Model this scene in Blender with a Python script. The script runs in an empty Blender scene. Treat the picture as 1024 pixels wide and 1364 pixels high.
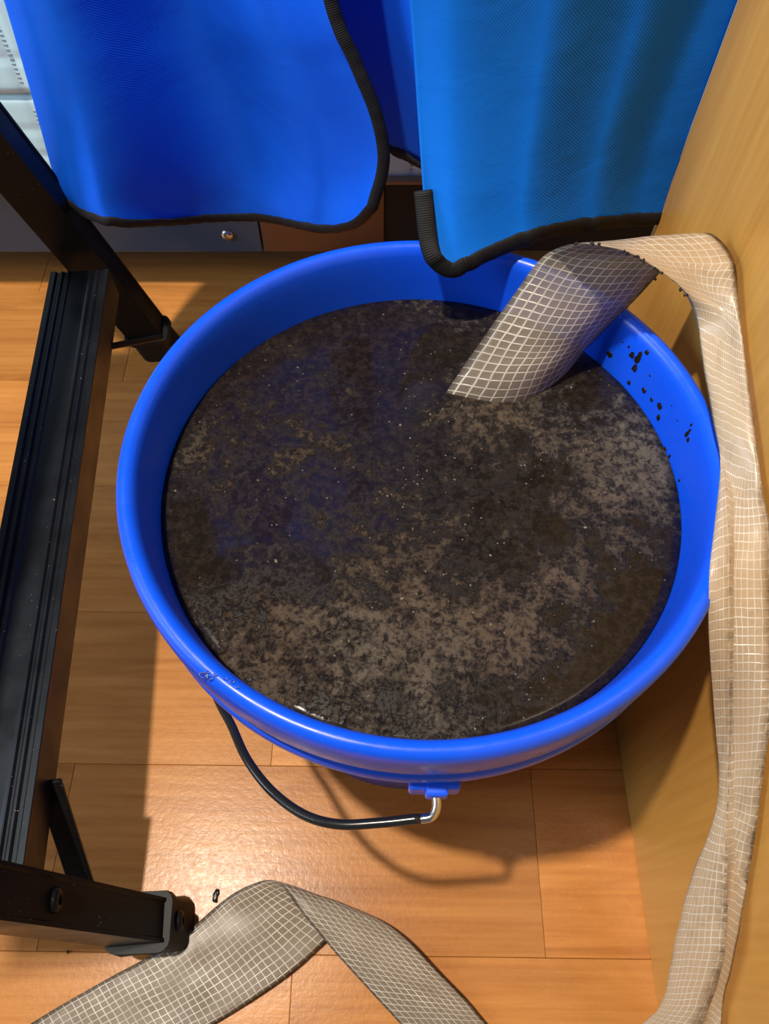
import bpy, bmesh, math, random
from mathutils import Vector, Matrix, noise
random.seed(7)
SC = bpy.context.scene
COL = SC.collection

# ---------------------------------------------------------------- camera
H = 0.70                       # lens height above the floor (m)
PITCH = math.radians(60)       # below horizontal
F = 1024.0                     # focal length for a 1024 px wide frame
cam = bpy.data.cameras.new('camera')
cam.sensor_fit = 'HORIZONTAL'
cam.sensor_width = 36.0
cam.lens = 36.0 * F / 1024.0
cam.clip_start = 0.01
co = bpy.data.objects.new('camera', cam)
co.location = (0, 0, H)
co.rotation_euler = (math.pi / 2 - PITCH, 0, 0)
COL.objects.link(co)
SC.camera = co

# ---------------------------------------------------------------- world, light, exposure
w = bpy.data.worlds.new('room_ambience')
SC.world = w
w.use_nodes = True
bg = w.node_tree.nodes['Background']
bg.inputs[0].default_value = (0.80, 0.88, 1.0, 1)
bg.inputs[1].default_value = 0.14

def add_light(name, typ, loc, aim, energy, color, size, size_y=None):
    l = bpy.data.lights.new(name, typ)
    l.energy = energy
    l.color = color
    if typ == 'AREA':
        l.shape = 'RECTANGLE' if size_y else 'DISK'
        l.size = size
        if size_y: l.size_y = size_y
    else:
        l.shadow_soft_size = size
    o = bpy.data.objects.new(name, l)
    o.location = loc
    d = Vector(aim) - Vector(loc)
    o.rotation_euler = d.to_track_quat('-Z', 'Y').to_euler()
    COL.objects.link(o)
    return o
add_light('ceiling_lamp', 'AREA', (-0.58, 0.15, 2.35), (0.0, 0.25, 0.2), 60, (1.0, 0.89, 0.74), 0.08)
add_light('window_daylight', 'AREA', (-2.3, -0.1, 1.35), (-0.3, 0.65, 0.3), 40, (0.72, 0.86, 1.0), 1.1, 1.3)

vs = SC.view_settings
SC.display_settings.display_device = 'sRGB'
vs.view_transform = 'Standard'
vs.look = 'None'
vs.exposure = 0.0
vs.gamma = 1.0
vs.use_curve_mapping = False

# ---------------------------------------------------------------- survey helpers: turn a measured sight line into a point
CP, SP = math.cos(PITCH), math.sin(PITCH)
def sight(px, py):
    v = (py - 682) / F
    return Vector(((px - 512) / F, CP - v * SP, -SP - v * CP))
def PZ(px, py, z):
    r = sight(px, py); return Vector((0, 0, H)) + r * ((z - H) / r.z)
def PY(px, py, y):
    r = sight(px, py); return Vector((0, 0, H)) + r * (y / r.y)
def PX(px, py, x):
    r = sight(px, py); return Vector((0, 0, H)) + r * (x / r.x)

# ---------------------------------------------------------------- object helpers
def tag(o, label=None, cat=None, group=None, kind=None):
    if label: o['label'] = label
    if cat: o['category'] = cat
    if group: o['group'] = group
    if kind: o['kind'] = kind
    return o
def empty(name, loc=(0, 0, 0)):
    o = bpy.data.objects.new(name, None)
    o.location = loc
    o.empty_display_size = 0.03
    COL.objects.link(o)
    return o
def link(name, me, mat, parent=None, smooth=True):
    if mat: me.materials.append(mat)
    if smooth:
        for p in me.polygons: p.use_smooth = True
    o = bpy.data.objects.new(name, me)
    COL.objects.link(o)
    if parent is not None:
        o.parent = parent
        o.matrix_parent_inverse = Matrix.Translation(-Vector(parent.location)) if parent.type == 'EMPTY' else Matrix.Identity(4)
    return o
def from_bm(name, bm, mat, parent=None, smooth=False):
    bmesh.ops.recalc_face_normals(bm, faces=bm.faces)
    me = bpy.data.meshes.new(name)
    bm.to_mesh(me); bm.free()
    return link(name, me, mat, parent, smooth)
def add_box(bm, c, ax, half, bev=0.0, seg=2):
    """box at c, axes ax (3 unit vectors), half sizes"""
    vsl = []
    for i in (-1, 1):
        for j in (-1, 1):
            for k in (-1, 1):
                vsl.append(bm.verts.new(Vector(c) + ax[0] * half[0] * i + ax[1] * half[1] * j + ax[2] * half[2] * k))
    fs = [(0,1,3,2),(4,6,7,5),(0,4,5,1),(2,3,7,6),(0,2,6,4),(1,5,7,3)]
    faces = [bm.faces.new([vsl[i] for i in f]) for f in fs]
    if bev:
        bmesh.ops.recalc_face_normals(bm, faces=faces)
        es = list({e for f in faces for e in f.edges})
        bmesh.ops.bevel(bm, geom=es, offset=bev, segments=seg, profile=0.5, affect='EDGES')
WORLD = (Vector((1,0,0)), Vector((0,1,0)), Vector((0,0,1)))
def box_obj(name, c, half, mat, parent=None, bev=0.0, ax=WORLD, smooth=False):
    bm = bmesh.new(); add_box(bm, c, ax, half, bev)
    return from_bm(name, bm, mat, parent, smooth)
def cr(pts, n):
    """Catmull-Rom resample, n samples per span"""
    out = []
    P = [pts[0] * 2 - pts[1]] + list(pts) + [pts[-1] * 2 - pts[-2]]
    for i in range(1, len(P) - 2):
        a, b, c, d = P[i-1], P[i], P[i+1], P[i+2]
        for k in range(n):
            t = k / n
            out.append(0.5 * ((2*b) + (c - a)*t + (2*a - 5*b + 4*c - d)*t*t + (3*b - a - 3*c + d)*t*t*t))
    out.append(pts[-1].copy())
    return out
def tube_mesh(name, path, rad, seg=12, flat=None, nrm=None):
    """sweep along path. rad: number or list; flat=(a,b) elliptical half sizes with nrm list = short axis"""
    vsl, fs = [], []
    n = len(path)
    up = Vector((0, 0, 1))
    t0 = (path[1] - path[0]).normalized()
    if abs(t0.dot(up)) > 0.9: up = Vector((0, 1, 0))
    for i in range(n):
        t = (path[min(i+1, n-1)] - path[max(i-1, 0)]).normalized()
        if nrm:
            b = nrm[i].normalized(); a = t.cross(b).normalized(); b = a.cross(t).normalized()
        else:
            a = t.cross(up).normalized(); b = a.cross(t).normalized(); up = b
        r = rad[i] if isinstance(rad, list) else rad
        ra, rb = flat if flat else (r, r)
        for k in range(seg):
            an = 2 * math.pi * k / seg
            vsl.append(path[i] + a * ra * math.cos(an) + b * rb * math.sin(an))
    for i in range(n - 1):
        for k in range(seg):
            k2 = (k + 1) % seg
            fs.append((i*seg + k, i*seg + k2, (i+1)*seg + k2, (i+1)*seg + k))
    fs.append(tuple(range(seg))[::-1]); fs.append(tuple((n-1)*seg + k for k in range(seg)))
    me = bpy.data.meshes.new(name); me.from_pydata([tuple(v) for v in vsl], [], fs)
    return me
def lathe_mesh(name, prof, seg, c=(0, 0), closed=False):
    vsl, fs = [], []
    n = len(prof)
    for k in range(seg):
        an = 2 * math.pi * k / seg
        for r, z in prof:
            vsl.append((c[0] + r * math.cos(an), c[1] + r * math.sin(an), z))
    m = n if closed else n - 1
    for k in range(seg):
        k2 = (k + 1) % seg
        for i in range(m):
            i2 = (i + 1) % n
            fs.append((k*n + i, k2*n + i, k2*n + i2, k*n + i2))
    me = bpy.data.meshes.new(name); me.from_pydata(vsl, [], fs)
    return me
def loft(name, prof_a, prof_b, mat, parent, smooth=False):
    """solid between two matching closed outlines"""
    bm = bmesh.new()
    a = [bm.verts.new(p) for p in prof_a]; b = [bm.verts.new(p) for p in prof_b]
    n = len(a)
    for i in range(n):
        bm.faces.new((a[i], a[(i+1) % n], b[(i+1) % n], b[i]))
    bm.faces.new(a); bm.faces.new(b[::-1])
    return from_bm(name, bm, mat, parent, smooth)
def blob_mesh(name, seed, flat=0.35):
    bm = bmesh.new()
    bmesh.ops.create_icosphere(bm, subdivisions=2, radius=1)
    for v in bm.verts:
        k = 1 + 0.45 * noise.noise(v.co * 1.6 + Vector((seed * 7.3, seed * 1.7, 0)))
        v.co *= k
        v.co.z *= flat
    me = bpy.data.meshes.new(name); bm.to_mesh(me); bm.free()
    for p in me.polygons: p.use_smooth = True
    return me

# ---------------------------------------------------------------- materials
class M:
    def __init__(s, name, base=(.5,.5,.5), rough=.5, metal=0, spec=.5, **kw):
        s.m = bpy.data.materials.new(name); s.m.use_nodes = True
        s.nt = s.m.node_tree; s.N = s.nt.nodes; s.L = s.nt.links
        s.b = s.N['Principled BSDF']
        s.b.inputs['Base Color'].default_value = (*base, 1)
        s.b.inputs['Roughness'].default_value = rough
        s.b.inputs['Metallic'].default_value = metal
        s.b.inputs['Specular IOR Level'].default_value = spec
        for k, v in kw.items(): s.b.inputs[k.replace('_', ' ')].default_value = v
        s.src = {}
    def coord(s, out='Object', scale=(1,1,1), loc=None, rot=(0,0,0)):
        tc = s.N.new('ShaderNodeTexCoord'); mp = s.N.new('ShaderNodeMapping')
        mp.inputs['Scale'].default_value = scale
        mp.inputs['Rotation'].default_value = rot
        if loc is not None: s.L.new(loc, mp.inputs['Location'])
        s.L.new(tc.outputs[out], mp.inputs['Vector'])
        return mp.outputs[0]
    def noise(s, vec, scale, detail=4, rough=.55, dist=0):
        n = s.N.new('ShaderNodeTexNoise')
        n.inputs['Scale'].default_value = scale; n.inputs['Detail'].default_value = detail
        n.inputs['Roughness'].default_value = rough; n.inputs['Distortion'].default_value = dist
        if vec is not None: s.L.new(vec, n.inputs['Vector'])
        return n.outputs['Fac']
    def ramp(s, fac, stops):
        r = s.N.new('ShaderNodeValToRGB'); e = r.color_ramp.elements
        while len(e) < len(stops): e.new(.5)
        for i, (p, c) in enumerate(stops):
            e[i].position = p; e[i].color = (*c, 1) if isinstance(c, tuple) else (c, c, c, 1)
        s.L.new(fac, r.inputs[0]); return r.outputs[0]
    def mix(s, fac, a, b, blend='MIX'):
        n = s.N.new('ShaderNodeMix'); n.data_type = 'RGBA'; n.blend_type = blend
        for sock, v in ((n.inputs[0], fac), (n.inputs[6], a), (n.inputs[7], b)):
            if isinstance(v, (int, float)): sock.default_value = v
            elif isinstance(v, tuple): sock.default_value = (*v, 1)
            else: s.L.new(v, sock)
        return n.outputs[2]
    def math(s, op, a, b=0.0, clamp=False):
        n = s.N.new('ShaderNodeMath'); n.operation = op; n.use_clamp = clamp
        for sock, v in ((n.inputs[0], a), (n.inputs[1], b)):
            if isinstance(v, (int, float)): sock.default_value = v
            else: s.L.new(v, sock)
        return n.outputs[0]
    def set(s, name, v): s.L.new(v, s.b.inputs[name]); return s
    def bump(s, h, strength=.3, dist=.001, prev=None):
        n = s.N.new('ShaderNodeBump'); n.inputs['Strength'].default_value = strength
        n.inputs['Distance'].default_value = dist
        s.L.new(h, n.inputs['Height'])
        if prev is not None: s.L.new(prev, n.inputs['Normal'])
        s.L.new(n.outputs[0], s.b.inputs['Normal']); return n.outputs[0]

def mat_floor():
    m = M('laminate_wood', rough=.3, spec=.22)
    oi = m.N.new('ShaderNodeObjectInfo')
    off = m.N.new('ShaderNodeCombineXYZ')
    for i in range(3): m.L.new(m.math('MULTIPLY', oi.outputs['Random'], 17.0 + 9 * i), off.inputs[i])
    v = m.coord('Object', (1.6, 11, 11), off.outputs[0])
    n1 = m.noise(v, 2.4, 5, .6, 1.1)
    v2 = m.coord('Object', (4, 120, 120), off.outputs[0])
    n2 = m.noise(v2, 1.6, 3, .6, .3)
    c = m.ramp(n1, [(.28, (.36, .125, .022)), (.48, (.52, .20, .042)), (.62, (.60, .25, .058)), (.8, (.46, .165, .032))])
    c = m.mix(.35, c, m.ramp(n2, [(.3, (.30, .11, .028)), (.7, (.62, .28, .085))]))
    tone = m.ramp(oi.outputs['Random'], [(0, .84), (1, 1.08)])
    c = m.mix(1.0, c, tone, 'MULTIPLY')
    m.set('Base Color', c)
    vp = m.coord('Object', (1, 1, 1), off.outputs[0])
    fine = m.noise(vp, 260, 3, .6)
    m.set('Roughness', m.ramp(fine, [(.3, .24), (.8, .34)]))
    m.bump(m.math('ADD', fine, m.math('MULTIPLY', n2, .4)), .13, .0010)
    return m.m
def mat_panel():
    m = M('beech_veneer', rough=.42, spec=.4)
    v = m.coord('Object', (9, 9, .9))
    n = m.noise(v, 3.2, 6, .6, .8)
    v2 = m.coord('Object', (160, 160, 7))
    n2 = m.noise(v2, 1.5, 3)
    c = m.ramp(n, [(.25, (.50, .235, .042)), (.5, (.61, .31, .066)), (.75, (.55, .27, .053))])
    c = m.mix(.28, c, m.ramp(n2, [(.3, (.48, .22, .045)), (.7, (.68, .38, .095))]))
    m.set('Base Color', c)
    m.bump(n2, .06, .0006)
    return m.m
def mat_plastic():
    m = M('blue_plastic', (.006, .082, .78), .3, spec=.5)
    v = m.coord('Object')
    n = m.noise(v, 55, 5, .65)
    m.set('Roughness', m.ramp(n, [(.3, .24), (.75, .42)]))
    v2 = m.coord('Object', (1, 1, 3))
    n2 = m.noise(v2, 30, 6, .7, .6)
    m.set('Base Color', m.mix(m.ramp(n2, [(.60, 0.0), (.78, .22)]), (.004, .095, .92), (.06, .17, .88)))
    m.bump(m.noise(v, 320, 2), .05, .0005)
    return m.m
def mat_fabric(name, c0, c1):
    m = M(name, c0, .6, spec=.14)
    m.b.inputs['Sheen Weight'].default_value = .0
    m.b.inputs['Sheen Tint'].default_value = (.2, .5, 1, 1)
    v = m.coord('UV')
    n = m.noise(v, 9, 5, .6, .5)
    wv = m.N.new('ShaderNodeTexWave'); wv.bands_direction = 'DIAGONAL'
    wv.inputs['Scale'].default_value = 330; wv.inputs['Distortion'].default_value = .3
    m.L.new(v, wv.inputs['Vector'])
    vc = m.coord('UV', (1, 1, 1))
    cre = m.noise(m.coord('UV', (16, 24, 1), None, (0, 0, .4)), 1.0, 4, .5, .3)
    c = m.mix(m.ramp(n, [(.3, 0.0), (.7, 1.0)]), c0, c1)
    c = m.mix(m.math('MULTIPLY', wv.outputs['Fac'], .05), c, (.05, .30, .95))
    m.set('Base Color', c)
    b1 = m.bump(wv.outputs['Fac'], .18, .0006)
    m.bump(cre, .28, .004, b1)
    return m.m
def mat_binding():
    m = M('black_webbing', (.012, .012, .014), .7, spec=.3)
    wv = m.N.new('ShaderNodeTexWave'); wv.bands_direction = 'X'
    wv.inputs['Scale'].default_value = 210
    m.L.new(m.coord('UV'), wv.inputs['Vector'])
    m.set('Base Color', m.mix(wv.outputs['Fac'], (.003, .003, .004), (.014, .014, .015)))
    m.bump(wv.outputs['Fac'], .3, .0008)
    return m.m
def mat_hose():
    m = M('reinforced_pvc', (.3, .28, .24), .3, spec=.5)
    tc = m.N.new('ShaderNodeTexCoord'); sep = m.N.new('ShaderNodeSeparateXYZ')
    warp = m.N.new('ShaderNodeTexNoise'); warp.inputs['Scale'].default_value = 32; warp.inputs['Detail'].default_value = 2
    m.L.new(tc.outputs['UV'], warp.inputs['Vector'])
    vm = m.N.new('ShaderNodeVectorMath'); vm.operation = 'MULTIPLY_ADD'
    m.L.new(warp.outputs['Color'], vm.inputs[0]); vm.inputs[1].default_value = (.0040, .0040, 0)
    m.L.new(tc.outputs['UV'], vm.inputs[2]); m.L.new(vm.outputs[0], sep.inputs[0])
    def lines(sock, spacing, width):
        d = m.math('PINGPONG', sock, spacing / 2)          # 0..spacing/2
        return m.ramp(m.math('DIVIDE', d, spacing / 2), [(0, 1.0), (width * .55, 1.0), (width, 0.0)])
    lu = lines(sep.outputs['X'], .0056, .19)
    lv = lines(sep.outputs['Y'], .0054, .18)
    th = m.math('MAXIMUM', lu, lv)
    dirt = m.noise(tc.outputs['UV'], 16, 6, .65, .4)
    big = m.noise(tc.outputs['UV'], 7, 3, .5)
    film = m.mix(m.ramp(big, [(.3, 0.0), (.7, 1.0)]), (.20, .165, .128), (.30, .24, .175))
    lt_at = m.N.new('ShaderNodeAttribute'); lt_at.attribute_name = 'lit_tone'
    film = m.mix(lt_at.outputs['Fac'], film, (.56, .42, .275))  # beige from light and the panel showing through, painted into the film colour
    film = m.mix(m.ramp(dirt, [(.52, 0.0), (.72, .6)]), film, (.16, .105, .06))
    thr = m.mix(m.ramp(dirt, [(.5, 0.0), (.75, .6)]), (.68, .63, .54), (.36, .28, .19))
    fade = m.ramp(m.noise(tc.outputs['UV'], 30, 3, .6), [(.3, .45), (.65, 1.0)])
    th = m.math('MULTIPLY', th, fade)
    col = m.mix(th, film, thr)
    # dirt gathered along the two creased edges (attribute painted on the mesh: 1 at the crease)
    at = m.N.new('ShaderNodeAttribute'); at.attribute_name = 'crease'
    spk = m.noise(tc.outputs['UV'], 190, 4, .7)
    e = m.math('MULTIPLY', at.outputs['Fac'], m.ramp(m.math('ADD', m.math('MULTIPLY', spk, .6), m.math('MULTIPLY', dirt, .4)), [(.46, .08), (.60, .85)]))
    col = m.mix(e, col, (.06, .04, .025))
    m.set('Base Color', col)
    m.set('Roughness', m.ramp(dirt, [(.35, .18), (.7, .42)]))
    m.bump(th, .45, .0007)
    m.set('Alpha', m.math('ADD', m.math('MULTIPLY', m.math('MAXIMUM', th, e), .26), .72, True))
    return m.m
def mat_water():
    m = M('muddy_water', (.03, .025, .02), .1, spec=.5, IOR=1.36)
    v = m.coord('Object')
    def n(scale, det, rough, dist, off): 
        mp = m.N.new('ShaderNodeMapping'); mp.inputs['Location'].default_value = off
        m.L.new(v, mp.inputs['Vector']); return m.noise(mp.outputs[0], scale, det, rough, dist)
    big = n(9, 3, .5, .2, (3.1, 1.2, 0))
    med = n(48, 9, .74, .25, (0, 5, 0))
    fin = n(200, 7, .78, .3, (2, 0, 0))
    at = m.N.new('ShaderNodeAttribute'); at.attribute_name = 'scum'
    s = m.math('ADD', m.math('MULTIPLY', big, .25), m.math('MULTIPLY', med, .75))
    s = m.math('ADD', s, m.math('MULTIPLY', m.math('SUBTRACT', fin, .5), .22))
    s = m.math('ADD', s, m.math('MULTIPLY', m.math('SUBTRACT', at.outputs['Fac'], .55), .22))
    scum = m.ramp(s, [(.525, 0.0), (.555, .5), (.63, 1.0)])
    tint = n(5, 2, .5, 0, (9, 4, 0))
    sc_col = m.mix(m.ramp(tint, [(.4, 0.0), (.6, 1.0)]), (.105, .075, .049), (.150, .135, .103))
    clear = m.mix(m.ramp(fin, [(.45, 0.0), (.7, 1.0)]), (.010, .007, .005), (.032, .023, .016))
    m.set('Base Color', m.mix(scum, clear, m.mix(m.ramp(fin, [(.42, .05), (.56, 1.0)]), clear, sc_col)))
    m.set('Roughness', m.ramp(s, [(.38, .06), (.47, .22), (.56, .6)]))
    m.bump(m.math('MULTIPLY', scum, fin), .8, .003)
    return m.m
def mat_black_alu(name='black_anodised', spec=.16, tint=(.22, .27, .34, 1)):
    m = M(name, (.008, .008, .009), .33, spec=spec, metal=0, Specular_Tint=tint)
    v = m.coord('Object')
    n = m.noise(v, 420, 3, .7)
    big = m.noise(v, 24, 4, .6)
    chips = m.math('MULTIPLY', m.ramp(n, [(.70, 0.0), (.73, 1.0)]), m.ramp(big, [(.46, 0.0), (.56, 1.0)]))
    m.set('Base Color', m.mix(chips, m.mix(big, (.004, .004, .005), (.011, .011, .012)), (.5, .47, .42)))
    m.set('Roughness', m.ramp(big, [(.3, .26), (.7, .44)]))
    return m.m
def mat_quilt(name, col):
    m = M(name, col, .75, spec=.2)
    n = m.noise(m.coord('Object'), 700, 2)
    m.bump(n, .12, .0005)
    return m.m
def simple(name, col, rough, metal=0, spec=.5, nscale=60, amp=.15):
    m = M(name, col, rough, metal, spec)
    n = m.noise(m.coord('Object'), nscale, 4)
    m.set('Base Color', m.mix(n, tuple(c * (1 - amp) for c in col), tuple(min(1, c * (1 + amp)) for c in col)))
    return m.m
FLOOR = mat_floor(); PANEL = mat_panel(); BLUE = mat_plastic()
FAB_L = mat_fabric('royal_blue_nylon', (.002, .105, .85), (.004, .13, .92))
FAB_R = mat_fabric('cerulean_blue_nylon', (.002, .15, .74), (.004, .18, .82))
BIND = mat_binding(); HOSE = mat_hose(); WATER = mat_water(); ALU = mat_black_alu(); TREAD = mat_black_alu('black_ribbed_tread', .32, (.38, .48, .60, 1))
RUBBER = simple('black_rubber', (.009, .009, .010), .55, spec=.3)
CHROME = simple('chrome_wire', (.75, .74, .72), .16, 1, amp=.05)
HANDLE = simple('black_coated_wire', (.012, .013, .015), .22)
QUILT = mat_quilt('white_quilt', (.62, .92, 1.0)); QUILT2 = mat_quilt('white_quilt_pad', (.62, .92, 1.0))
STITCH = simple('grey_stitching', (.30, .36, .40), .8)
STEEL = simple('brushed_steel_blue_reflection', (.06, .115, .21), .36, .35, nscale=200, amp=.06)  # blue reflection painted into the rail's base colour
DARK = simple('black_bed_base', (.012, .011, .011), .7)
SCREW = simple('screw_steel', (.6, .6, .6), .25, 1)
GUM = simple('floor_base', (.10, .045, .015), .7)
MUD = simple('wet_mud', (.010, .007, .005), .3, nscale=400, amp=.4)
FLECK = simple('pale_floating_flecks', (.17, .145, .105), .4, nscale=400, amp=.3)
TAN = simple('tan_piping', (.32, .22, .14), .8)
DROP = M('water_droplet', (.9, .95, 1), .03, Transmission_Weight=1.0, IOR=1.33).m

# ================================================================ SETTING
# ---- floor with separate planks
floor = box_obj('floor', (0, .35, -.020), (1.4, 1.2, .010), GUM)
tag(floor, 'honey coloured laminate wood floor under the bucket', 'floor', kind='structure')
PW, PL = .1442, .402
ROT = math.radians(-.65)
cr_, sr_ = math.cos(ROT), math.sin(ROT)
bm = bmesh.new()
add_box(bm, (0, 0, -.005), WORLD, (PL/2 - .0001, PW/2 - .00012, .005), .0004, 1)
bmesh.ops.recalc_face_normals(bm, faces=bm.faces)
plank_me = bpy.data.meshes.new('plank'); bm.to_mesh(plank_me); bm.free(); plank_me.materials.append(FLOOR)
offs = {0: .1270, -1: .33, 1: .30, 2: .02, 3: .22, 4: .09, 5: .36, 6: .17}
for row in range(-4, 9):
    y = (row + .5) * PW
    o0 = offs.get(row, random.uniform(0, PL))
    for k in range(-4, 3):
        x = o0 + k * PL + PL / 2
        p = bpy.data.objects.new('plank', plank_me); COL.objects.link(p)
        p.parent = floor
        p.location = (x * cr_ - y * sr_, x * sr_ + y * cr_, 0)
        p.rotation_euler = (0, 0, ROT)

# ---- upright wooden side panel on the right
XP = .2095
side = empty('cabinet_side', (XP + .011, 0, 0))
tag(side, 'upright honey wood furniture side panel standing right of the blue bucket', 'cabinet')
box_obj('side_panel', (XP + .011, -.055, .475), (.011, .545, .475), PANEL, side, .0012)
box_obj('edge_band', (XP + .011, .4908, .475), (.0108, .0006, .475), simple('pale_edge_band', (.62, .47, .30), .5), side)

# ---- bed behind: steel rail, black base, white quilted mattress
YB = .735
bed = empty('bed_frame', (-.2, YB, 0))
tag(bed, 'low bed frame with grey metal side rail behind the blue flaps', 'bed')
xj = PY(347, 312, YB).x
zb, zt = PY(300, 336, YB).z, .150
box_obj('side_rail', ((xj - .0008 - 1.1) / 2, YB + .01, (zb + zt) / 2), ((xj - .0008 + 1.1) / 2, .01, (zt - zb) / 2), STEEL, bed, .0015)
xk = PY(512, 312, YB).x
box_obj('end_board', ((xk + .6) / 2, YB + .012, (zb + .168) / 2), ((.6 - xk) / 2, .01, (.168 - zb) / 2), DARK, bed, .0015)
box_obj('side_rail', ((xj + .0008 + xk) / 2, YB + .01, (zb + zt) / 2), ((xk - xj - .0008) / 2, .01, (zt - zb) / 2), simple('steel_rail_brown_reflection', (.15, .10, .07), .36, .5, nscale=200, amp=.06), bed, .0015)  # same rail past the joint, brown reflection painted into its colour
box_obj('base_board', (-.25, YB + .075, .117), (.85, .045, .050), DARK, bed, .003)
for xx in (-.98, .48):
    box_obj('leg', (xx, YB + .1, .036), (.025, .025, .036), DARK, bed, .003)
# two screws
for px, py in ((303, 313),):
    c = PY(px, py, YB); s = .0075
    me = lathe_mesh('screw', [(.0001, .0042), (s*.45, .0038), (s*.8, .0026), (s, .0008), (s, 0), (.0001, 0)], 20)
    for v in me.vertices:
        x, y, z = v.co; v.co = (c.x + x, YB - z, c.z + y)
    link('screw', me, SCREW, bed)
def quilt_block(name, x0, x1, y0, y1, z0, z1, xs, zs, mat, depth, label):
    """soft block whose front face is quilted into cells by stitched grooves"""
    t = empty(name, ((x0 + x1) / 2, y0, z0)); tag(t, label, 'mattress')
    nx, nz = int((x1 - x0) / .004), int((z1 - z0) / .004)
    vsl, fs = [], []
    def groove(a, lines):
        d = min((abs(a - l) for l in lines), default=1)
        return min(1, d / .005)
    for j in range(nz + 1):
        for i in range(nx + 1):
            x = x0 + (x1 - x0) * i / nx; z = z0 + (z1 - z0) * j / nz
            g = math.sqrt(max(0, groove(x, xs))) * math.sqrt(max(0, groove(z, zs)))
            e = min(1, (z - z0) / .006) * min(1, (z1 - z) / .006); e = max(0, e)
            y = y0 + depth * (1 - g) + .003 * (1 - math.sqrt(e))
            vsl.append((x, y, z))
    for j in range(nz):
        for i in range(nx):
            a = j * (nx + 1) + i; fs.append((a, a + 1, a + nx + 2, a + nx + 1))
    b0 = len(vsl)
    for i in range(nx + 1): vsl.append((x0 + (x1 - x0) * i / nx, y1, z0))
    for i in range(nx + 1): vsl.append((x0 + (x1 - x0) * i / nx, y1, z1))
    top = nz * (nx + 1)
    for i in range(nx):
        fs.append((i + 1, i, b0 + i, b0 + i + 1))
        fs.append((top + i, top + i + 1, b0 + nx + 2 + i, b0 + nx + 1 + i))
        fs.append((b0 + i + 1, b0 + i, b0 + nx + 1 + i, b0 + nx + 2 + i))
    me = bpy.data.meshes.new(name + '_body'); me.from_pydata(vsl, [], fs)
    link('quilted_body', me, mat, t)
    bm = bmesh.new()
    k = 0
    for lx in xs:
        z = z0 + .012
        while z < z1 - .012:
            add_box(bm, (lx, y0 + depth - .0008, z), WORLD, (.0017, .0008, .0006)); z += .0042
    from_bm('stitching', bm, STITCH, t)['kind'] = 'stuff'
    return t
Ym = .702
zmb = PY(70, 240, Ym).z; zms = PY(20, 126, Ym).z
quilt_block('mattress', -.62, .30, Ym, Ym + .22, zmb, zms - .001, [-.44 + .052 * i for i in range(14)], [zmb + .028, zmb + .056], QUILT, .0022,
            'white quilted mattress resting on the bed frame behind the black ladder rail')
quilt_block('mattress_topper', -.62, .30, Ym - .003, Ym + .22, zms + .001, zms + .24, [-.452 + .058 * i for i in range(13)], [zms + .035, zms + .095, zms + .155, zms + .215], QUILT2, .0022,
            'white stitched mattress topper lying on the mattress at the upper left')
bpip = tube_mesh('piping', [Vector((x, Ym - .002, zmb + .001)) for x in (-.62, -.3, 0, .3)], .004, 8)
o = link('mattress_piping', bpip, TAN); 
for ob in COL.objects:
    if ob.name == 'mattress':
        o.parent = ob; o.matrix_parent_inverse = Matrix.Translation(-Vector(ob.location)); o.name = 'piping'

# ================================================================ BUCKET
BC = Vector((.0228, .2600))
RO, ZR = .1805, .3205       # widest rim circle
bucket = empty('bucket', (BC.x, BC.y, 0))
tag(bucket, 'round blue plastic bucket brim full of muddy water', 'bucket')
prof = [(.004, .0), (.128, .0), (.1350, .004), (.1400, .06), (.1500, .15), (.1600, .225), (.1655, .2600),      # outside, going up
        (.1690, .2615), (.1765, .2622), (.1788, .2640), (.1796, .2680), (.1796, .2740), (.1786, .2772), (.1760, .2788),  # lower rib of the collar
        (.1756, .2835), (.1768, .2862), (.1790, .2885), (.1800, .2930), (.1804, .3050), (RO, .3170), (.1798, .3222), (.1780, .3253),
        (.1752, .3266), (.1720, .3258), (.1698, .3232), (.1685, .3190), (.1674, .3120), (.1661, .3020), (.1650, .2900), (.1640, .2810),
        (.1480, .150), (.1350, .012), (.130, .006), (.004, .006)]
me = lathe_mesh('shell', prof, 160, BC)
shell = link('shell', me, BLUE, bucket)
# lug that carries the handle, on the front and on the back of the collar
def lug(sgn):
    bm = bmesh.new()
    yb = BC.y - sgn * .1740
    add_box(bm, (.0275, yb, .2560), WORLD, (.0142, .0080, .0085), .0018, 2)
    add_box(bm, (.0285, yb - sgn * .0060, .2585), WORLD, (.0062, .0055, .0062), .0018, 2)
    from_bm('handle_lug', bm, BLUE, bucket)
lug(1); lug(-1)
# wire handle hanging on the left side
hp = [PZ(578, 1046, .2580), PZ(581, 1060, .2575), PZ(581, 1077, .2560), PZ(574, 1088, .2545), PZ(560, 1091, .2535)]
hb = [PZ(552, 1091, .2530), PZ(505, 1096, .2500), PZ(450, 1098, .246), PZ(404, 1085, .240), PZ(362, 1054, .233), PZ(330, 1013, .225), PZ(310, 970, .216)]
front = cr(hp, 6)
arc = hb + [Vector((-.117, .165, .202)), Vector((-.139, .260, .185))]
rear = [Vector((p.x, 2 * BC.y - p.y, p.z)) for p in reversed(hb)] 
arc = cr(arc + [Vector((-.117, .355, .202))] + rear, 8)
back = [Vector((p.x, 2 * BC.y - p.y, p.z)) for p in reversed(front)]
hw = link('handle_wire', tube_mesh('handle_wire', front, .0026, 14), CHROME, bucket)
tag(hw, 'chrome wire end')
link('handle_wire', tube_mesh('handle_wire', back, .0026, 14), CHROME, bucket)
hc = link('handle', tube_mesh('handle', [hp[-1]] + arc + [back[0]], .0028, 14), HANDLE, bucket)
tag(hc, 'black coated carrying handle')
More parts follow.
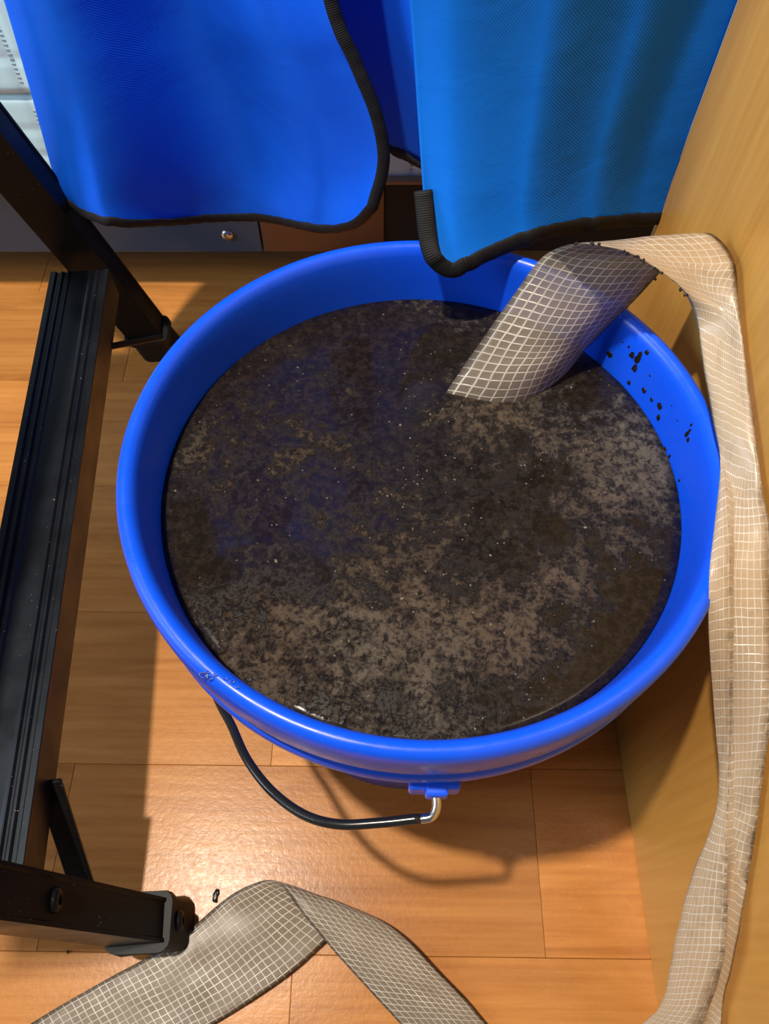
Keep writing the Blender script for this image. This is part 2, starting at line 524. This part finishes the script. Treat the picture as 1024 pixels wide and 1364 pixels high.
# mud specks thrown on the inner wall and rim at the right
mud_me = [blob_mesh('mud_speck', i, .35) for i in range(4)]
for mm in mud_me: mm.materials.append(MUD)
specks = [(850,478,.0032,.0062),(846,490,.003,.005),(812,472,.003,.003),(870,469,.004,.002),(862,470,.002,.002),(842,473,.003,.004),(879,541,.003,.0034),(877,556,.002,.003),
          (916,578,.002,.005),(917,586,.002,.003),(858,520,.0024,.0026),(868,532,.0018,.002),(838,510,.0016,.002),(895,470,.0016,.001),(830,455,.001,.001),(886,598,.0015,.002),(892,608,.0012,.0018),
          (903,560,.001,.001),(895,540,.0008,.001),(866,500,.0012,.0012),(838,462,.0012,.0015),(905,640,.001,.0015),(921,566,.001,.002)]
for i, (px, py, a, b) in enumerate(specks):
    lo, hi = .2, .32
    for _ in range(40):                      # where the sight line meets the inner wall
        z = (lo + hi) / 2
        q = PZ(px, py, z); r = math.hypot(q.x - BC.x, q.y - BC.y)
        rw = .1640 + (z - .281) * (.0048 / .039)
        if r > rw: lo = z
        else: hi = z
    q = PZ(px, py, z)
    n = Vector((BC.x - q.x, BC.y - q.y, .02)).normalized()
    t = Vector((0, 0, 1)).cross(n).normalized(); u = n.cross(t)
    sp_ = bpy.data.objects.new('mud_speck', mud_me[i % 4]); COL.objects.link(sp_)
    sp_.parent = bucket
    mw = Matrix((( t.x*a, u.x*b, n.x*.0022, q.x), (t.y*a, u.y*b, n.y*.0022, q.y), (t.z*a, u.z*b, n.z*.0022, q.z), (0,0,0,1)))
    sp_.matrix_parent_inverse = Matrix.Identity(4)
    sp_.matrix_basis = Matrix.Translation(-Vector(bucket.location)) @ mw
# water beads on the rim, front left
drop_me = blob_mesh('water_bead', 9, .5); drop_me.materials.append(DROP)
for px, py, s in ((271,899,.0022),(280,903,.0016),(287,899,.0013),(300,904,.0012),(309,908,.0013),(316,915,.001),(277,895,.001),(332,905,.0009)):
    q = PZ(px, py, .3268)
    d = bpy.data.objects.new('water_bead', drop_me); COL.objects.link(d); d.parent = bucket
    d.location = q - bucket.location; d.scale = (s, s * .8, s)

# ---- water
ZW = .2830
RW = .1637
vsl, fs = [(BC.x, BC.y, ZW)], []
NR, NS = 26, 128
for i in range(1, NR + 1):
    r = RW * i / NR
    for k in range(NS):
        an = 2 * math.pi * k / NS
        p = Vector((BC.x + r * math.cos(an), BC.y + r * math.sin(an), ZW))
        e = .00025 * noise.noise(p * 60)
        vsl.append((p.x, p.y, p.z + e))
for k in range(NS): fs.append((0, 1 + k, 1 + (k + 1) % NS))
for i in range(NR - 1):
    for k in range(NS):
        a = 1 + i * NS + k; b = 1 + i * NS + (k + 1) % NS
        fs.append((a, a + NS, b + NS, b))
bo = len(vsl)
for k in range(NS):
    an = 2 * math.pi * k / NS
    vsl.append((BC.x + .131 * math.cos(an), BC.y + .131 * math.sin(an), .03))
for k in range(NS):
    a = 1 + (NR - 1) * NS + k; b = 1 + (NR - 1) * NS + (k + 1) % NS
    fs.append((a, bo + k, bo + (k + 1) % NS, b))
fs.append(tuple(bo + k for k in range(NS))[::-1])
me = bpy.data.meshes.new('muddy_water'); me.from_pydata(vsl, [], fs)
BL = [(480,850,110,.55),(350,860,70,.45),(600,870,90,.55),(700,850,70,.45),(760,800,60,.45),(840,590,60,.6),(800,650,60,.35),(700,560,60,.45),(640,550,50,.4),(380,560,80,.25),
      (330,610,60,.2),(450,470,70,.12),(580,420,50,.15),(640,650,80,.15),(640,520,40,.3),(860,640,50,.3),
      (820,830,70,-.5),(310,720,75,-.35),(420,690,50,-.25),(640,760,100,-.2),(560,960,70,-.2),(740,930,50,-.4),(500,500,50,-.2),(800,500,50,-.3)]
BLW = [(PZ(a, b, ZW), c * .00045, d) for a, b, c, d in BL]
sa = me.attributes.new('scum', 'FLOAT', 'POINT')
for vi, q in enumerate(vsl):
    sa.data[vi].value = max(0, .37 + sum(d * math.exp(-((q[0]-p.x)**2 + (q[1]-p.y)**2) / (2*c*c)) for p, c, d in BLW))
water = link('muddy_water', me, WATER)
tag(water, 'dark brown muddy water with floating scum filling the blue bucket', 'water', kind='stuff')
# floating flecks and bubbles
bm = bmesh.new()
for i in range(420):
    r = RW * .97 * math.sqrt(random.random()); an = random.uniform(0, 2 * math.pi)
    p = Vector((BC.x + r * math.cos(an), BC.y + r * math.sin(an), ZW))
    if noise.noise(p * 14) < -.05 and random.random() < .8: continue
    s = random.uniform(.0003, .0007) * (1.7 if random.random() < .06 else 1)
    bmesh.ops.create_icosphere(bm, subdivisions=1, radius=1, matrix=Matrix.Translation(p) @ Matrix.Rotation(random.uniform(0, 6.3), 4, 'Z') @ Matrix.Diagonal((s * random.uniform(.8, 1.7), s, s * .45, 1)))
me = bpy.data.meshes.new('floating_flecks'); bm.to_mesh(me); bm.free()
o = link('floating_flecks', me, FLECK, water); o['kind'] = 'stuff'

# ================================================================ LAY-FLAT HOSE
# stations: left edge, right edge, bulge of the upper layer, place of the lower layer (or thickness)
def st(L, R, bul=.0, K=None, th=.0035, nhint=None): return dict(L=L, R=R, b=bul, K=K, th=th)
def E3(px, py, z): return PZ(px, py, z)
S = []
# dips into the water, climbs out of it
S += [st(E3(560,580,.235), E3(735,545,.235), .022),
      st(E3(594,523,ZW), E3(768,482,ZW), .020),
      st(E3(640,455,.312), E3(806,440,.312), .016),
      st(E3(690,384,.345), E3(850,395,.345), .010),
      st(E3(720,345,.368), E3(884,358,.366), .006),
      st(E3(744,331,.381), E3(915,332,.376), .003)]
# soft fold over the crest, then forwards along the panel
S += [st(E3(765,325,.392), E3(940,310,.384), .003),
      st(E3(795,326,.398), PX(966,326,.2035), .005),
      st(E3(838,337,.396), PX(979,352,.2045), .008),
      st(E3(880,362,.387), PX(983,388,.2050), .010),
      st(E3(912,391,.374), PX(986,428,.2050), .010),
      st(PX(928,432,.188), PX(991,470,.2055), .008, th=.006),
      st(PX(938,500,.189), PX(999,530,.2055), .006, th=.007),
      st(PX(950,565,.1905), PX(1008,595,.2055), .005, th=.008),
      st(PX(964,625,.1925), PX(1016,655,.2055), .005, K=PX(962,640,.1895)),
      st(PX(971,690,.1875), PX(1027,712,.2055), .005, K=PX(956,706,.1795)),
      st(PX(974,760,.1825), PX(1030,780,.2055), .005, K=PX(954,775,.1730)),
      st(PX(975,850,.1850), PX(1033,860,.2055), .005, K=PX(949,860,.1750)),
      st(PX(974,950,.1920), PX(1028,950,.2055), .005, K=PX(949,955,.1840)),
      st(PX(971,1040,.1930), PX(1015,1040,.2055), .005, K=PX(957,1040,.1880)),
      st(PX(968,1100,.1935), PX(1006,1110,.2055), .005, K=PX(950,1095,.1880)),
      st(PX(968,1180,.1930), PX(993,1190,.2055), .004, K=PX(925,1180,.1840)),
      st(PX(966,1260,.1930), PX(978,1275,.2055), .004, K=PX(905,1265,.1800)),
      st(PX(945,1340,.1930), PX(962,1350,.2050), .004, K=PX(885,1345,.1760))]
# down to the floor behind the viewpoint and back
def V(x, y, z): return Vector((x, y, z))
S += [st(V(.186,-.075,.085), V(.204,-.085,.110), .003, K=V(.158,-.062,.070)),
      st(V(.178,-.125,.030), V(.203,-.150,.075), .003),
      st(V(.160,-.170,.012), V(.200,-.215,.040), .003),
      st(V(.118,-.195,.006), V(.150,-.260,.012), .002),
      st(V(.070,-.180,.005), V(.072,-.258,.006), .002),
      st(V(.062,-.120,.005), V(.020,-.180,.005), .002)]
# floor stretch: L is the right-hand edge (as it comes towards the fold)
def Q(px, py, z): return PZ(px, py, z)
FL = [((600,1440,.004),(706,1424,.004)), ((533,1364,.007),(651,1366,.006)), ((485,1312,.012),(622,1332,.008)), ((440,1262,.017),(585,1294,.010)),
      ((402,1216,.021),(548,1255,.011)), ((380,1186,.022),(515,1229,.010)), ((366,1173,.019),(490,1221,.0065)), ((343,1175,.015),(452,1240,.0045)), ((302,1196,.011),(385,1300,.0035)),
      ((230,1255,.008),(294,1360,.003)), ((130,1311,.006),(192,1415,.003)), ((40,1364,.005),(98,1470,.003)), ((-90,1450,.004),(-35,1560,.003)), ((-230,1560,.004),(-170,1670,.003))]
S2 = []
for i, (a, b) in enumerate(FL):
    S2.append(st(Q(*b), Q(*a), 0.0 if i != 6 else 0.0, th=.0022))
def build_ribbon(name, S, mat, sub=7, nt=14, v0=0.0, flip=False):
    n = len(S)
    L = cr([s['L'] for s in S], sub); R = cr([s['R'] for s in S], sub)
    Cb = cr([Vector((s['b'], s['th'], 0)) for s in S], sub)
    # lower-layer control offset relative to the middle of the two edges
    Ks = []
    N = len(L)
    mid0 = None
    nrm = []
    for i in range(N):
        t = ((L[min(i+1,N-1)] + R[min(i+1,N-1)]) - (L[max(i-1,0)] + R[max(i-1,0)])).normalized()
        wd = (R[i] - L[i]).normalized()
        nn = wd.cross(t).normalized()
        nrm.append(nn)
    sg = -1 if flip else 1
    offs = []
    for si, s in enumerate(S):
        i = si * sub
        m = (s['L'] + s['R']) / 2
        offs.append((s['K'] - m) if s['K'] is not None else None)
    for si in range(n):
        if offs[si] is None:
            i = si * sub
            offs[si] = -nrm[i] * sg * S[si]['th']
            S[si]['soft'] = True
    KO = cr(offs, sub)
    vsl, uvs, crs, lts = [], [], [], []
    ring = 2 * nt
    dist = v0
    for i in range(N):
        mid = (L[i] + R[i]) / 2
        if i: dist += (mid - (L[i-1] + R[i-1]) / 2).length
        wlen = (R[i] - L[i]).length
        b = Cb[i].x
        for k in range(ring):
            if k < nt:                                  # upper layer L -> R
                a = k / nt
                p = L[i].lerp(R[i], a) + nrm[i] * sg * (math.sin(math.pi * a) * b + .0008 * math.sin(math.pi * a))
            else:                                       # lower layer R -> L
                a = 1 - (k - nt) / nt
                hat = math.sin(math.pi * a)
                hat = math.copysign(abs(hat) ** .8, hat)
                p = L[i].lerp(R[i], a) + nrm[i] * sg * math.sin(math.pi * a) * b * .96 + KO[i] * hat
            jitter = noise.noise(p * 55) * .0007
            p = p + nrm[i] * jitter
            vsl.append(p)
            us = 1 + .9 * max(0, min(1, (i / sub - 8) / 4)) * max(0, min(1, (26 - i / sub) / 3))
            uvs.append((a * .074 * us, dist))
            lts.append(max(0, min(1, (i / sub - 5.2) / 1.6)) * max(0, min(1, (27 - i / sub) / 4)))  # where the lit beige is painted: the stretch along the panel
            e = max(0.0, 1 - min(a, 1 - a) / .07)
            crs.append(e)
    fs, fuv = [], []
    for i in range(N - 1):
        for k in range(ring):
            k2 = (k + 1) % ring
            fs.append((i*ring + k, i*ring + k2, (i+1)*ring + k2, (i+1)*ring + k))
    fs.append(tuple(range(ring))); fs.append(tuple((N-1)*ring + k for k in range(ring))[::-1])
    me = bpy.data.meshes.new(name); me.from_pydata([tuple(p) for p in vsl], [], fs)
    ul = me.uv_layers.new(name='UVMap')
    for poly in me.polygons:
        for li in poly.loop_indices:
            ul.data[li].uv = uvs[me.loops[li].vertex_index]
    at = me.attributes.new('crease', 'FLOAT', 'POINT')
    for i, c in enumerate(crs): at.data[i].value = c
    at = me.attributes.new('lit_tone', 'FLOAT', 'POINT')
    for i, c in enumerate(lts): at.data[i].value = c
    bm = bmesh.new(); bm.from_mesh(me)
    bmesh.ops.recalc_face_normals(bm, faces=bm.faces); bm.to_mesh(me); bm.free()
    return me, dist
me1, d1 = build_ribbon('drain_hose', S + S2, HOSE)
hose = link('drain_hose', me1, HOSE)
tag(hose, 'flat translucent mesh reinforced drain hose dipping into the muddy bucket and trailing over the floor', 'hose')

for i in range(22):
    f = random.uniform(6.1, 10.2) if i < 19 else random.uniform(3.0, 5.0)
    k = int(f); a, b = S[k]['L'], S[k + 1]['L']
    if i >= 19: a, b = S[k]['R'], S[k + 1]['R']
    q = a.lerp(b, f - k) + Vector((random.uniform(-1, 1), random.uniform(-1, 1), .3)) * .0011
    sz = random.uniform(.0005, .0012)
    d = bpy.data.objects.new('mud_speck', mud_me[i % 4]); COL.objects.link(d); d.parent = hose
    d.location = q; d.scale = (sz, sz * random.uniform(.7, 1.5), sz * 2.2); d.rotation_euler = (random.random(), random.random(), random.random() * 6)
# ================================================================ BLACK LADDER
ladder = empty('step_ladder', (-.25, .3, 0))
tag(ladder, 'black aluminium step ladder with grooved tread standing left of the bucket', 'ladder')
ZT = .170
ta, tb = PZ(30, 1158, ZT), PZ(145, 358, ZT)            # front top edge of the lower tread
tv = (tb - ta).normalized()                            # along the tread
wv = Vector((tv.y, -tv.x, 0)).normalized()             # towards the bucket
UP = Vector((0, 0, 1))
def rail(foot, r, top, name='side_rail'):
    r = r / r.z
    prof = [(-.02,-.015),(.02,-.015),(.02,-.0125),(.0188,-.0115),(.0188,.0115),(.02,.0125),(.02,.015),(-.02,.015)]
    A = [foot + wv * a + tv * b for a, b in prof]
    B = [foot + r * top + wv * a + tv * b for a, b in prof]
    return loft(name, A, B, ALU, ladder)
rf = Vector((-.20, -.14, 1)); rn = Vector((-.29, .05, 1))
Ff = Vector((-.264, .628, .0)); Fn = Vector((-.1735, .0200, .0))
rail(Ff + rf * .012, rf, .62); rail(Fn + rn * .012, rn, .62)
def boot(foot, r):
    bm = bmesh.new()
    prof = [(-.0225,-.0190),(.0225,-.0190),(.0225,.0190),(-.0225,.0190)]
    def ringv(h, k): return [bm.verts.new(foot + r * h + wv * a * k + tv * b * k) for a, b in prof]
    rs = [ringv(0, .93), ringv(.003, .96), ringv(.034, .92), ringv(.0341, 1.05), ringv(.042, 1.05), ringv(.0421, .80)]
    for p, q in zip(rs, rs[1:]):
        for i in range(4): bm.faces.new((p[i], p[(i+1) % 4], q[(i+1) % 4], q[i]))
    bm.faces.new(rs[0][::-1]); bm.faces.new(rs[-1])
    es = [e for e in bm.edges if any(set(e.verts) <= {p[i], q[i]} for p, q in zip(rs, rs[1:]) for i in range(4))]
    bmesh.ops.bevel(bm, geom=es, offset=.006, segments=3, profile=.5, affect='EDGES')
    from_bm('rubber_foot', bm, RUBBER, ladder)
boot(Ff, rf); boot(Fn, rn)
def tread(a, b, width, th):
    """grooved plate: profile across the tread (0 = front edge), extruded along it"""
    prof = [(0.0, -.001)]
    ridges = [(0, .0045, 1), (.0058, .0085, 0), (.0098, .0118, 1), (.0132, .0148, 0), (.0160, .0175, 1), (.0190, .0360, .6), (.0375, .0395, 1), (.0408, .0428, 0), (.0440, .0460, 1), (.0475, .0495, 0), (.0508, width, 1)]
    for x0, x1, hgt in ridges:
        z = (hgt - 1) * .0018
        prof += [(x0 + .0003, z), (x1, z)]
    prof += [(width, -th), (width - .003, -th), (width - .003, -.005), (.003, -.005), (.003, -th), (0, -th)]
    A = [a - wv * x + UP * z for x, z in prof]; B = [b - wv * x + UP * z for x, z in prof]
    return loft('tread', A, B, TREAD, ladder)
tread(ta, tb, .056, .034)
def rail_at(foot, r, z): return foot + r * z
sh = (rail_at(Fn, rn, .43) - rail_at(Fn, rn, .17)); sh2 = rail_at(Ff, rf, .43) - rail_at(Ff, rf, .17)
tread(ta + sh, tb + sh2, .056, .034)
def strut(p, q, wdt, thk):
    d = (q - p).normalized(); a = d.cross(wv).normalized(); c = a.cross(d)
    bm = bmesh.new(); add_box(bm, (p + q) / 2, (d, c, a), ((q - p).length / 2, wdt / 2, thk / 2), .001, 1)
    from_bm('brace', bm, ALU, ladder)
strut(PZ(64, 1040, .148), PZ(112, 1188, .075), .018, .004)
strut(PZ(128, 465, .150), PZ(214, 449, .085), .006, .006)
# screws in the near rail
for px, py, z in ((42, 1195, .168), (233, 1222, .030)):
    c = rail_at(Fn, rn, z) + wv * .0188
    ax_u = (rn.normalized()); ax_n = wv; ax_t = ax_n.cross(ax_u).normalized(); ax_u = ax_t.cross(ax_n)
    if z < .1: c += wv * .0055
    me = lathe_mesh('screw', [(.0001, .0015), (.0028, .0015), (.0035, .0030), (.0062, .0026), (.0080, 0.0), (.0001, -.001)], 20)
    for v in me.vertices:
        x, y, zz = v.co; v.co = c + ax_t * x + ax_u * y + ax_n * zz
    link('screw', me, ALU, ladder)

# ================================================================ BLUE FABRIC FLAPS
def edge(pts, n):
    v = [Vector((p[0], p[1], 0)) for p in pts]
    c = cr(v, 8)
    d = [0]
    for a, b in zip(c, c[1:]): d.append(d[-1] + (b - a).length)
    out = []; j = 0
    for k in range(n + 1):
        t = d[-1] * k / n
        while j < len(d) - 2 and d[j+1] < t: j += 1
        f = (t - d[j]) / max(1e-9, d[j+1] - d[j]); out.append(c[j].lerp(c[j+1], min(1, f)))
    return out
def flap(name, left, right, top, bottom, depth, mat, label, bind_sides=('bottom',), bw=.0050, nu=90, nv=80, thick=.0012):
    t = empty(name, (0, 0, 0))
    le, re = edge(left, nv), edge(right, nv); te, be = edge(top, nu), edge(bottom, nu)
    P = [[None] * (nu + 1) for _ in range(nv + 1)]
    for j in range(nv + 1):
        v = j / nv
        for i in range(nu + 1):
            u = i / nu
            q = le[j] * (1 - u) + re[j] * u + te[i] * (1 - v) + be[i] * v - (te[0] * (1-u) * (1-v) + te[-1] * u * (1-v) + be[0] * (1-u) * v + be[-1] * u * v)
            P[j][i] = PY(q.x, q.y, depth(u, v))
    t.location = P[nv][nu // 2]
    ext = []
    for q in range(1, 13):                                # the cloth goes on straight up, out of the picture
        ext.insert(0, [Vector((p.x, p.y, p.z + (1.12 - p.z) * q / 12)) for p in P[0]])
    P = ext + P; nv += 12
    vsl, fs, uv = [], [], []
    W1 = (nu + 1)
    for side in (0, 1):
        for j in range(nv + 1):
            for i in range(nu + 1):
                p = P[j][i].copy()
                if side: p.y += thick
                vsl.append(tuple(p)); uv.append((P[j][i].x, P[j][i].z))
    T = W1 * (nv + 1)
    for j in range(nv):
        for i in range(nu):
            a = j * W1 + i
            fs.append((a, a + W1, a + W1 + 1, a + 1)); fs.append((T + a, T + a + 1, T + a + W1 + 1, T + a + W1))
    per = [j * W1 for j in range(nv + 1)] + [nv * W1 + i for i in range(1, W1)] + [j * W1 + nu for j in range(nv - 1, -1, -1)] + list(range(nu - 1, 0, -1))
    for a, b in zip(per, per[1:] + per[:1]): fs.append((a, T + a, T + b, b))
    me = bpy.data.meshes.new(name); me.from_pydata(vsl, [], fs)
    ul = me.uv_layers.new(name='UVMap')
    for l in me.loops: ul.data[l.index].uv = uv[l.vertex_index]
    link('fabric', me, mat, t)
    path = []
    if 'left' in bind_sides: path += [P[j][0] for j in range(nv + 1)]
    if 'left_end' in bind_sides: path += [P[j][0] for j in range(nv - 13, nv + 1)]
    path += ([] if path else [P[nv][0]]) + [P[nv][i] for i in range(1, nu + 1)]
    if 'right' in bind_sides: path += [P[j][nu] for j in range(nv - 1, -1, -1)]
    path = [p + Vector((0, thick / 2 + .0008 * noise.noise(p * 120), .0010 * noise.noise(p * 160))) for p in path]
    nr = []
    for k in range(len(path)):
        tt = (path[min(k+1, len(path)-1)] - path[max(k-1, 0)]).normalized()
        nr.append(Vector((0, -1, .15)) - tt * tt.y)
    me = tube_mesh('binding', path, .003, 10, flat=(bw, .0021), nrm=nr)
    ul = me.uv_layers.new(name='UVMap'); dd = [0]
    for a, b in zip(path, path[1:]): dd.append(dd[-1] + (b - a).length)
    for l in me.loops: ul.data[l.index].uv = (dd[l.vertex_index // 10], (l.vertex_index % 10) / 10)
    link('binding', me, BIND, t)['label'] = 'ribbed black edge binding'
    tag(t, label, 'curtain')
    return t
def knots(u, ks):
    for (a, ya), (b, yb) in zip(ks, ks[1:]):
        if u <= b:
            f = (u - a) / (b - a); f = f * f * (3 - 2 * f); return ya + (yb - ya) * f
    return ks[-1][1]
def depth_left(u, v):
    y = knots(u, [(-.01, .642), (.07, .626), (.15, .610), (.56, .672), (.80, .616), (1.01, .572)])
    lean = -.035 * v * v
    ripple = .003 * math.sin(9 * u + 5 * v) * v
    return y + lean * (0.6 + .4 * math.cos(6.3 * (u - .1))) + ripple
flap('fabric_flap', [(-62,-220),(5,0),(40,120),(72,235),(88,268)], [(395,-220),(440,0),(472,80),(500,150),(511,215),(496,276)], [(-62,-220),(395,-220)],
     [(88,268),(120,288),(165,298),(230,296),(300,290),(350,291),(395,300),(440,306),(474,298),(496,276)], depth_left, FAB_L,
     'royal blue fabric flap with rounded corner hanging above the metal bed rail on the left', ('bottom', 'right'))
def depth_right(u, v):
    y = knots(u, [(-.01, .458), (.12, .450), (.36, .457), (.60, .478), (.78, .4945), (1.01, .4950)])
    lean = -.060 * v ** 3 * (1 - u)
    return y + lean + .003 * math.sin(4 + 7 * u - 4 * v) * v * (1 - u)
flap('fabric_flap', [(520,-220),(545,0),(556,150),(563,250),(570,320),(578,345)], [(1180,-220),(1060,0),(960,200),(935,290)], [(520,-220),(1180,-220)],
     [(578,345),(590,357),(606,360),(640,344),(690,322),(750,305),(820,296),(870,292),(935,290)], depth_right, FAB_R,
     'bright blue woven fabric flap whose corner hangs over the back of the bucket rim', ('bottom', 'left_end'), .0060)
def depth_in(u, v): return .655 - .115 * u + .01 * math.sin(5 * u)
flap('fabric_flap', [(380,-220),(445,0),(490,120),(512,193)], [(560,-220),(585,0),(592,150),(598,246)], [(380,-220),(560,-220)], [(512,193),(535,206),(560,221),(598,246)], depth_in, FAB_L,
     'dark blue fabric flap in the gap between the two larger blue flaps', ('bottom',), .006, 30, 30)

# small curl of dirt on the floor by the ladder foot
for i, (px, py, s) in enumerate(((287, 1194, .004), (290, 1189, .0022), (90, 1268, .0012))):
    d = bpy.data.objects.new('floor_crumb', mud_me[i]); COL.objects.link(d)
    q = PZ(px, py, .0012); d.location = q; d.scale = (s * .6, s * 1.2, .0022)
    tag(d, ['dark curl of dirt on the floor beside the ladder foot', 'small dark crumb just above the dirt curl near the ladder foot', 'tiny crumb on the floor below the near ladder rail'][i], 'dirt')
